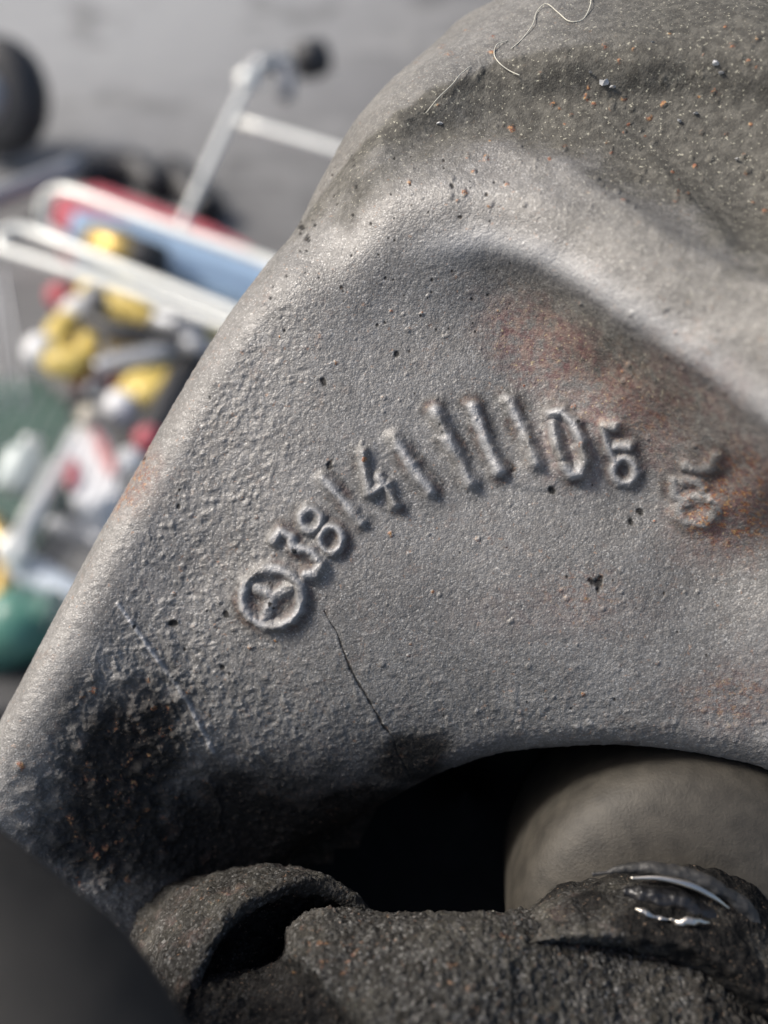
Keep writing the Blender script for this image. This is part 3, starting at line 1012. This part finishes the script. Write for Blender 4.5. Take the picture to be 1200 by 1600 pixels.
# chrome wire rack
H = 0.10
rack = thing('wire_rack', 'bright chrome wire rack with long looped rods behind the casting', 'wire rack', G(300, 420, 0))
RR = 0.0023
v, f = tube([G(284, 352, 0.075), G(335, 238, 0.09), G(385, 132, 0.105), G(398, 108, 0.105), G(420, 96, 0.100), G(455, 92, 0.09)], RR * 1.05, 16, 8)
part('upright_rod', v, f, CHROME, rack)
v, f = bar(G(374, 190, 0.098), G(640, 268, 0.098), RR * 1.15)
part('cross_rod', v, f, CHROME, rack)
v, f = tube([G(560, 468, H), G(415, 408, H), G(250, 350, H), G(120, 302, H), G(82, 300, H - 0.004), G(66, 322, H - 0.012), G(72, 352, H - 0.022), G(120, 392, H - 0.03)], RR * 1.25, 16, 8)
part('looped_rod', v, f, CHROME, rack)
v, f = tube([G(560, 568, H), G(370, 490, H), G(200, 422, H), G(60, 366, H), G(22, 358, H), G(0, 372, H - 0.002), G(4, 390, H - 0.004), G(30, 398, H - 0.004), G(200, 452, H - 0.004), G(350, 508, H - 0.004), G(560, 595, H - 0.004)], RR * 1.2, 16, 8)
part('looped_rod', v, f, CHROME, rack)
v, f = lathe([(0.002, -0.007), (0.0055, -0.005), (0.007, 0), (0.0055, 0.005), (0.002, 0.007)], G(387, 124, 0.107), (0.3, 0.7, 0.4), 20)
part('rod_knob', v, f, CHROME, rack)
v, f = tube([G(400, 104, 0.1), G(430, 100, 0.095), G(448, 118, 0.09), G(446, 150, 0.085)], 0.0055, 14, 6)
part('clip', v, f, GREY, rack)
v, f = lathe([(0.006, -0.012), (0.0115, -0.010), (0.013, 0), (0.0115, 0.010), (0.006, 0.012)], G(487, 92, 0.085), G(520, 85, 0.085) - G(487, 92, 0.085), 24)
part('rubber_foot', v, f, BLACK, rack, 'black rubber foot on the end of the upright rod')

# left edge black caster / bottle
o = G(20, 170, 0.0)
wheel = thing('caster_wheel', 'dark caster wheel at the left edge above the wire rack', 'wheel', o)
cw = G(-8, 150, 0.045)
axw = np.array([-0.35, -0.8, 0.45])
v, f = lathe([(0.020, -0.014), (0.034, -0.014), (0.041, -0.009), (0.042, 0), (0.041, 0.009), (0.034, 0.014), (0.020, 0.014)], cw, axw, 40)
part('tyre', v, f, BLACK, wheel)
v, f = lathe([(0.004, -0.016), (0.018, -0.015), (0.0195, 0.0155), (0.004, 0.018)], cw, axw, 32)
part('hub', v, f, GREY, wheel)
v, f = bar(G(-60, 330, 0.02), G(125, 258, 0.02), 0.0075)
single('steel_bar', v, f, GREY, 'grey steel bar lying at the left edge below the caster wheel', 'bar', G(30, 300, 0.0125))
for pth, lab in (([(130, 275), (165, 260), (215, 262), (240, 285), (275, 268), (300, 300), (330, 330)], 'black hose lying on the concrete beside the red cloth'),):
    v, f = tube([G(a, b, 0.011) for a, b in pth], 0.011, 16, 8)
    single('black_hose', v, f, BLACK, lab, 'hose', G(200, 270, 0))

# red cloth strip, blue box
def slab_geo(px, h, t):
    top = [G(a, b, h) for a, b in px]
    n = len(top)
    dn = np.array([0, 0, -t])
    ctr = np.mean(top, 0)
    ins = [ctr + (p - ctr) * 0.93 + np.array([0, 0, min(0.0025, t * 0.3)]) for p in top]
    V = [p + dn for p in top] + top + ins
    F = [tuple(range(n - 1, -1, -1)), tuple(range(2 * n, 3 * n))]
    for q in range(2):
        F += [(q * n + k, q * n + (k + 1) % n, (q + 1) * n + (k + 1) % n, (q + 1) * n + k) for k in range(n)]
    return V, F, ctr + dn


def slab(px, h, t, name, mat, lab, cat):
    V, F, c = slab_geo(px, h, t)
    return single(name, V, F, mat, lab, cat, c, smooth=False)


slab([(92, 296), (150, 290), (260, 330), (330, 356), (395, 390), (430, 420), (300, 420), (80, 350)], 0.04, 0.035, 'red_case', RED, 'red case lying behind the blue box', 'case')
slab([(115, 330), (235, 350), (420, 420), (520, 470), (500, 520), (380, 470), (250, 420), (105, 372)], 0.07, 0.06, 'blue_box', BLUE, 'blue box between the two looped chrome rods', 'box')
v, f = lathe([(0.004, -0.02), (0.009, -0.016), (0.010, 0.008), (0.006, 0.014), (0.003, 0.018)], G(178, 388, 0.085), (0.8, -0.6, 0.1), 20)
single('brass_fitting', v, f, TAN, 'brass fitting on the blue box', 'fitting', G(178, 388, 0.075))
v, f = lathe([(0.003, -0.02), (0.011, -0.016), (0.011, 0.016), (0.003, 0.02)], G(212, 398, 0.082), (0.8, -0.6, 0.1), 20)
single('black_cap', v, f, BLACK, 'black cap beside the brass fitting on the blue box', 'cap', G(212, 398, 0.072))  # a loose cap


# hand tools
def screwdriver(a, b, r, mat, endmat, lab, h=0.05, blade=0.05, group='yellow handled tools in the rack'):
    A, B = G(*a, h), G(*b, h)
    r *= 1.15
    d = B - A
    Ln = np.linalg.norm(d)
    d = d / Ln
    t = thing('screwdriver', lab, 'screwdriver', A - np.array([0, 0, r]), group)
    prof = [(r * 0.55, Ln * 0.12), (r * 0.95, Ln * 0.17), (r, Ln * 0.35), (r * 0.85, Ln * 0.6), (r * 1.02, Ln * 0.8), (r * 0.8, Ln * 0.97), (r * 0.5, Ln)]
    prof = [tuple(q[:2]) for q in catmull([(p, q, 0) for p, q in prof], 4)]
    v, f = lathe(prof, A, d, 24)
    part('handle', v, f, mat, t)
    v, f = lathe([(r * 0.35, 0), (r * 0.8, 0.002), (r * 0.85, Ln * 0.08), (r * 0.6, Ln * 0.13)], A, d, 24)
    part('end_cap', v, f, endmat, t)
    v, f = lathe([(r * 0.28, Ln - 0.002), (r * 0.28, Ln + blade), (r * 0.12, Ln + blade + 0.006)], A, d, 12)
    part('blade', v, f, CHROME, t)
    return t


def pliers(name, lab, cat, handles, jaw, mat, h, r, tips=None, group=None):
    t = thing(name, lab, cat, G(*jaw[0], h - 0.012), group)
    for hp_ in handles:
        v, f = tube([G(*q, h) for q in hp_], [r * 0.7, r, r * 1.05, r * 0.8, r * 0.6], 14, 6)
        part('handle', v, f, mat, t)
    v, f = tube([G(*q, h + 0.001) for q in jaw], [r * 0.9, r * 1.2, r * 0.5], 14, 6)
    part('jaw', v, f, GREY, t)
    if tips:
        for q0, q1 in tips:
            v, f = lathe([(r * 0.5, -0.001), (r * 1.12, 0.001), (r * 1.18, 0.008), (r * 0.9, 0.013)], G(*q0, h), G(*q1, h) - G(*q0, h), 18)
            part('handle_tip', v, f, WHITE, t)
    return t


YG = 'yellow handled tools in the rack'
pliers('pliers', 'yellow handled pliers with white tips pointing at the left edge', 'pliers',
       [[(66, 548), (100, 568), (132, 560), (138, 528)], [(118, 490), (95, 520), (92, 548), (120, 582)]], [(132, 500), (150, 470), (172, 456)], YEL, 0.05, 0.0085,
       [((80, 554), (50, 543)), ((112, 500), (128, 484))], YG)
pliers('pliers', 'yellow handled pliers lying under the lower chrome rod', 'pliers',
       [[(128, 455), (165, 466), (200, 488), (250, 500)], [(150, 450), (190, 462), (215, 480), (232, 505)]], [(245, 500), (280, 512), (310, 520)], YEL, 0.048, 0.0085, None, YG)
pliers('pliers', 'yellow handled pliers with a white tip beside the casting edge', 'pliers',
       [[(190, 632), (215, 606), (245, 592), (282, 545)], [(205, 600), (228, 618), (256, 606), (276, 570)]], [(276, 556), (300, 530), (318, 505)], YEL, 0.05, 0.0085,
       [((196, 628), (184, 646))], YG)
screwdriver((304, 562), (330, 505), 0.009, YEL, YEL, 'yellow screwdriver half hidden behind the casting edge', 0.045, 0.02)
screwdriver((172, 534), (218, 538), 0.0065, plain('amber_plastic', (0.5, 0.36, 0.16), 0.3), YEL, 'short amber screwdriver between the pliers', 0.055, 0.02, YG)
pliers('pliers', 'black and grey pliers among the yellow handled tools', 'pliers',
       [[(135, 492), (175, 515), (230, 522), (290, 535)]], [(288, 536), (310, 540), (345, 552)], BLACK, 0.066, 0.0055)
v, f = tube([G(150, 575, 0.06), G(190, 565, 0.06), G(240, 556, 0.06), G(290, 538, 0.06)], [0.004, 0.0058, 0.0058, 0.004], 14, 6)
single('steel_spanner', v, f, plain('satin_steel', (0.45, 0.46, 0.48), 0.35, 0.4), 'grey steel spanner lying under the black pliers', 'spanner', G(200, 565, 0.054))
for k, (px_, py_, r0, mt, lb) in enumerate(((150, 612, 0.006, GREY, 'small grey socket below the dull red grip'), (172, 640, 0.0055, plain('light_steel', (0.5, 0.5, 0.5), 0.35, 0.4), 'small pale socket above the white packet'),
                                         (178, 598, 0.006, plain('dull_maroon', (0.2, 0.06, 0.06), 0.5), 'small maroon socket beside the white tipped pliers'), (128, 632, 0.005, BLACK, 'small black socket left of the white packet'))):
    c = G(px_, py_, 0.05)
    v, f = lathe([(r0 * 0.6, -0.008), (r0, -0.0075), (r0, 0.003), (r0 * 0.9, 0.007), (r0 * 0.6, 0.0075), (r0 * 0.55, 0.001)], c, (0.4 - 0.3 * k, -0.5, 0.8), 18)
    single('socket', v, f, mt, lb, 'socket', c - np.array([0, 0, 0.008]), 'loose sockets')
v, f = tube([G(310, 560, 0.05), G(285, 595, 0.05), G(262, 640, 0.05), G(238, 690, 0.05)], 0.010, 16, 6)
single('black_handle', v, f, BLACK, 'black handle slanting along the edge of the casting', 'tube', G(280, 600, 0.04))  # a tool handle on its own
v, f = lathe([(0.003, -0.006), (0.0065, -0.004), (0.0075, 0.002), (0.005, 0.007), (0.001, 0.008)], G(232, 688, 0.06), (0.2, -0.3, 1), 20)
single('red_cap', v, f, RED, 'small red cap against the edge of the casting', 'cap', G(232, 688, 0.052))  # a loose cap, as is the next red one
v, f = lathe([(0.003, -0.008), (0.008, -0.005), (0.009, 0.004), (0.003, 0.010)], G(96, 466, 0.04), (0.2, -0.3, 1), 20)
single('red_cap', v, f, RED, 'small red cap above the white capped screwdriver', 'cap', G(96, 466, 0.032))
v, f = tube([G(120, 600, 0.03), G(150, 580, 0.03), G(190, 575, 0.03)], 0.008, 16, 6)
single('red_grip', v, f, plain('dull_red', (0.28, 0.06, 0.06), 0.5), 'dull red grip lying among the tools under the pliers', 'grip', G(150, 580, 0.02))


def bottle(px, py, h0, r, hgt, axis, body, cap, lab, label_col=None, name='bottle', cat='bottle'):
    base = G(px, py, h0)
    a = np.asarray(axis, float)
    a /= np.linalg.norm(a)
    t = thing(name, lab, cat, base)
    prof = [(r * 0.9, 0), (r, hgt * 0.03), (r, hgt * 0.62), (r * 0.92, hgt * 0.7), (r * 0.55, hgt * 0.8), (r * 0.36, hgt * 0.84), (r * 0.36, hgt * 0.88)]
    v, f = lathe(prof, base, a, 32)
    part('body', v, f, body, t)
    v, f = lathe([(r * 0.42, hgt * 0.87), (r * 0.44, hgt * 0.99), (r * 0.3, hgt)], base, a, 24)
    part('cap', v, f, cap, t)
    if label_col:
        v, f = lathe([(r * 1.01, hgt * 0.2), (r * 1.015, hgt * 0.21), (r * 1.015, hgt * 0.42), (r * 1.01, hgt * 0.43)], base, a, 32)
        part('paper_label', v, f, label_col, t)
    return t


V, F, c = slab_geo([(98, 742), (112, 690), (134, 652), (150, 650), (172, 690), (188, 735), (186, 780), (150, 796), (118, 788)], 0.05, 0.022)
pk = thing('packet', 'white packet with red printed panels lying beside the casting edge', 'packet', c)
part('packet_body', V, F, WHITE, pk, smooth=False)
V, F, _ = slab_geo([(100, 744), (108, 712), (120, 722), (124, 752), (112, 768)], 0.0545, 0.003)
part('printed_panel', V, F, RED, pk, smooth=False)
V, F, _ = slab_geo([(140, 662), (152, 668), (170, 700), (184, 738), (172, 742), (152, 706)], 0.0545, 0.003)
part('printed_panel', V, F, plain('faded_red', (0.62, 0.25, 0.24), 0.45), pk, 'faded red panel', smooth=False)
v, f = lathe([(0.002, -0.004), (0.0055, -0.003), (0.006, 0.003), (0.002, 0.005)], G(138, 652, 0.058), (0, -0.4, 1), 18)
single('cream_plug', v, f, plain('cream_plastic', (0.60, 0.55, 0.45), 0.4), 'small cream plug at the top end of the white packet', 'plug', G(138, 652, 0.052))
bd = G(70, 620, 0.05) - G(28, 760, 0.03)
bottle(26, 770, 0.03, 0.012, np.linalg.norm(bd) * 0.6, bd, plain('frosted_plastic', (0.50, 0.56, 0.55), 0.4), WHITE, 'frosted pale bottle on dark green cloth at the left edge')
bd = G(120, 930, 0.05) - G(10, 985, 0.02)
bottle(-40, 1010, 0.02, 0.017, np.linalg.norm(bd) * 1.2, bd, GREEN, GREEN, 'green bottle lying at the left edge below the other tools')
slab([(-80, 590), (60, 590), (120, 640), (110, 760), (60, 850), (-80, 850)], 0.012, 0.01, 'dark_cloth', DARKG, 'dark green cloth lying under the pale bottle', 'cloth')
slab([(-120, 960), (70, 1020), (120, 1100), (-120, 1140)], 0.02, 0.018, 'black_mat', BLACK, 'black mat lying under the green bottle', 'mat')

v, f = lathe([(0.003, -0.005), (0.006, -0.003), (0.0065, 0.003), (0.003, 0.006)], G(203, 722, 0.06), (0.2, -0.4, 1), 24)
single('white_cap', v, f, WHITE, 'bright white cap touching the edge of the casting', 'cap', G(200, 722, 0.053))  # a loose white cap
wrench = thing('chrome_wrench', 'thin chrome wrench slanting down to the left beside the white packet', 'wrench', G(70, 760, 0.04))
v, f = tube([G(122, 672, 0.05), G(95, 722, 0.05), G(58, 790, 0.05), G(28, 845, 0.05)], [0.0035, 0.0042, 0.0048, 0.004], 14, 6)
part('shank', v, f, CHROME, wrench)
v, f = lathe([(0.004, -0.004), (0.008, -0.003), (0.008, 0.003), (0.004, 0.004)], G(22, 858, 0.05), (0.1, -0.5, 1), 20)
part('ring_end', v, f, CHROME, wrench)
v, f = tube([G(80, 818, 0.03), G(115, 828, 0.03), G(170, 850, 0.03)], 0.005, 14, 6)
single('socket_bar', v, f, GREY, 'short grey bar running under the casting edge below the wrench', 'bar', G(110, 828, 0.025))
v, f = tube([G(25, 880, 0.035), G(60, 900, 0.035), G(130, 945, 0.035)], [0.006, 0.008, 0.008], 16, 6)
single('pale_tool', v, f, plain('pale_blue_plastic', (0.45, 0.52, 0.60), 0.4), 'pale blue handle above the green bottle', 'handle', G(60, 900, 0.028))
v, f = tube([G(-30, 800, 0.02), G(10, 860, 0.02), G(0, 940, 0.02), G(-30, 1000, 0.02)], 0.006, 14, 6)
single('ochre_cord', v, f, TAN, 'ochre cord curling at the left edge beside the green bottle', 'cord', G(0, 900, 0.014))
# fine wire mesh hanging from the looped rods
for k in range(11):
    a, b = (40 + 17 * k, 560 + 16 * k), (-110 + 20 * k, 800 + 20 * k)
    v, f = tube([G(*a, 0.072), G(*((np.array(a) + b) / 2), 0.068), G(*b, 0.06)], 0.0006, 8, 4)
    part('mesh_wire', v, f, GREY, rack)
for k, (a, b) in enumerate((((2, 410), (40, 640)), ((-14, 420), (10, 640)))):
    v, f = bar(G(*a, 0.09), G(*b, 0.06), 0.001, 8)
    part('mesh_wire', v, f, GREY, rack)
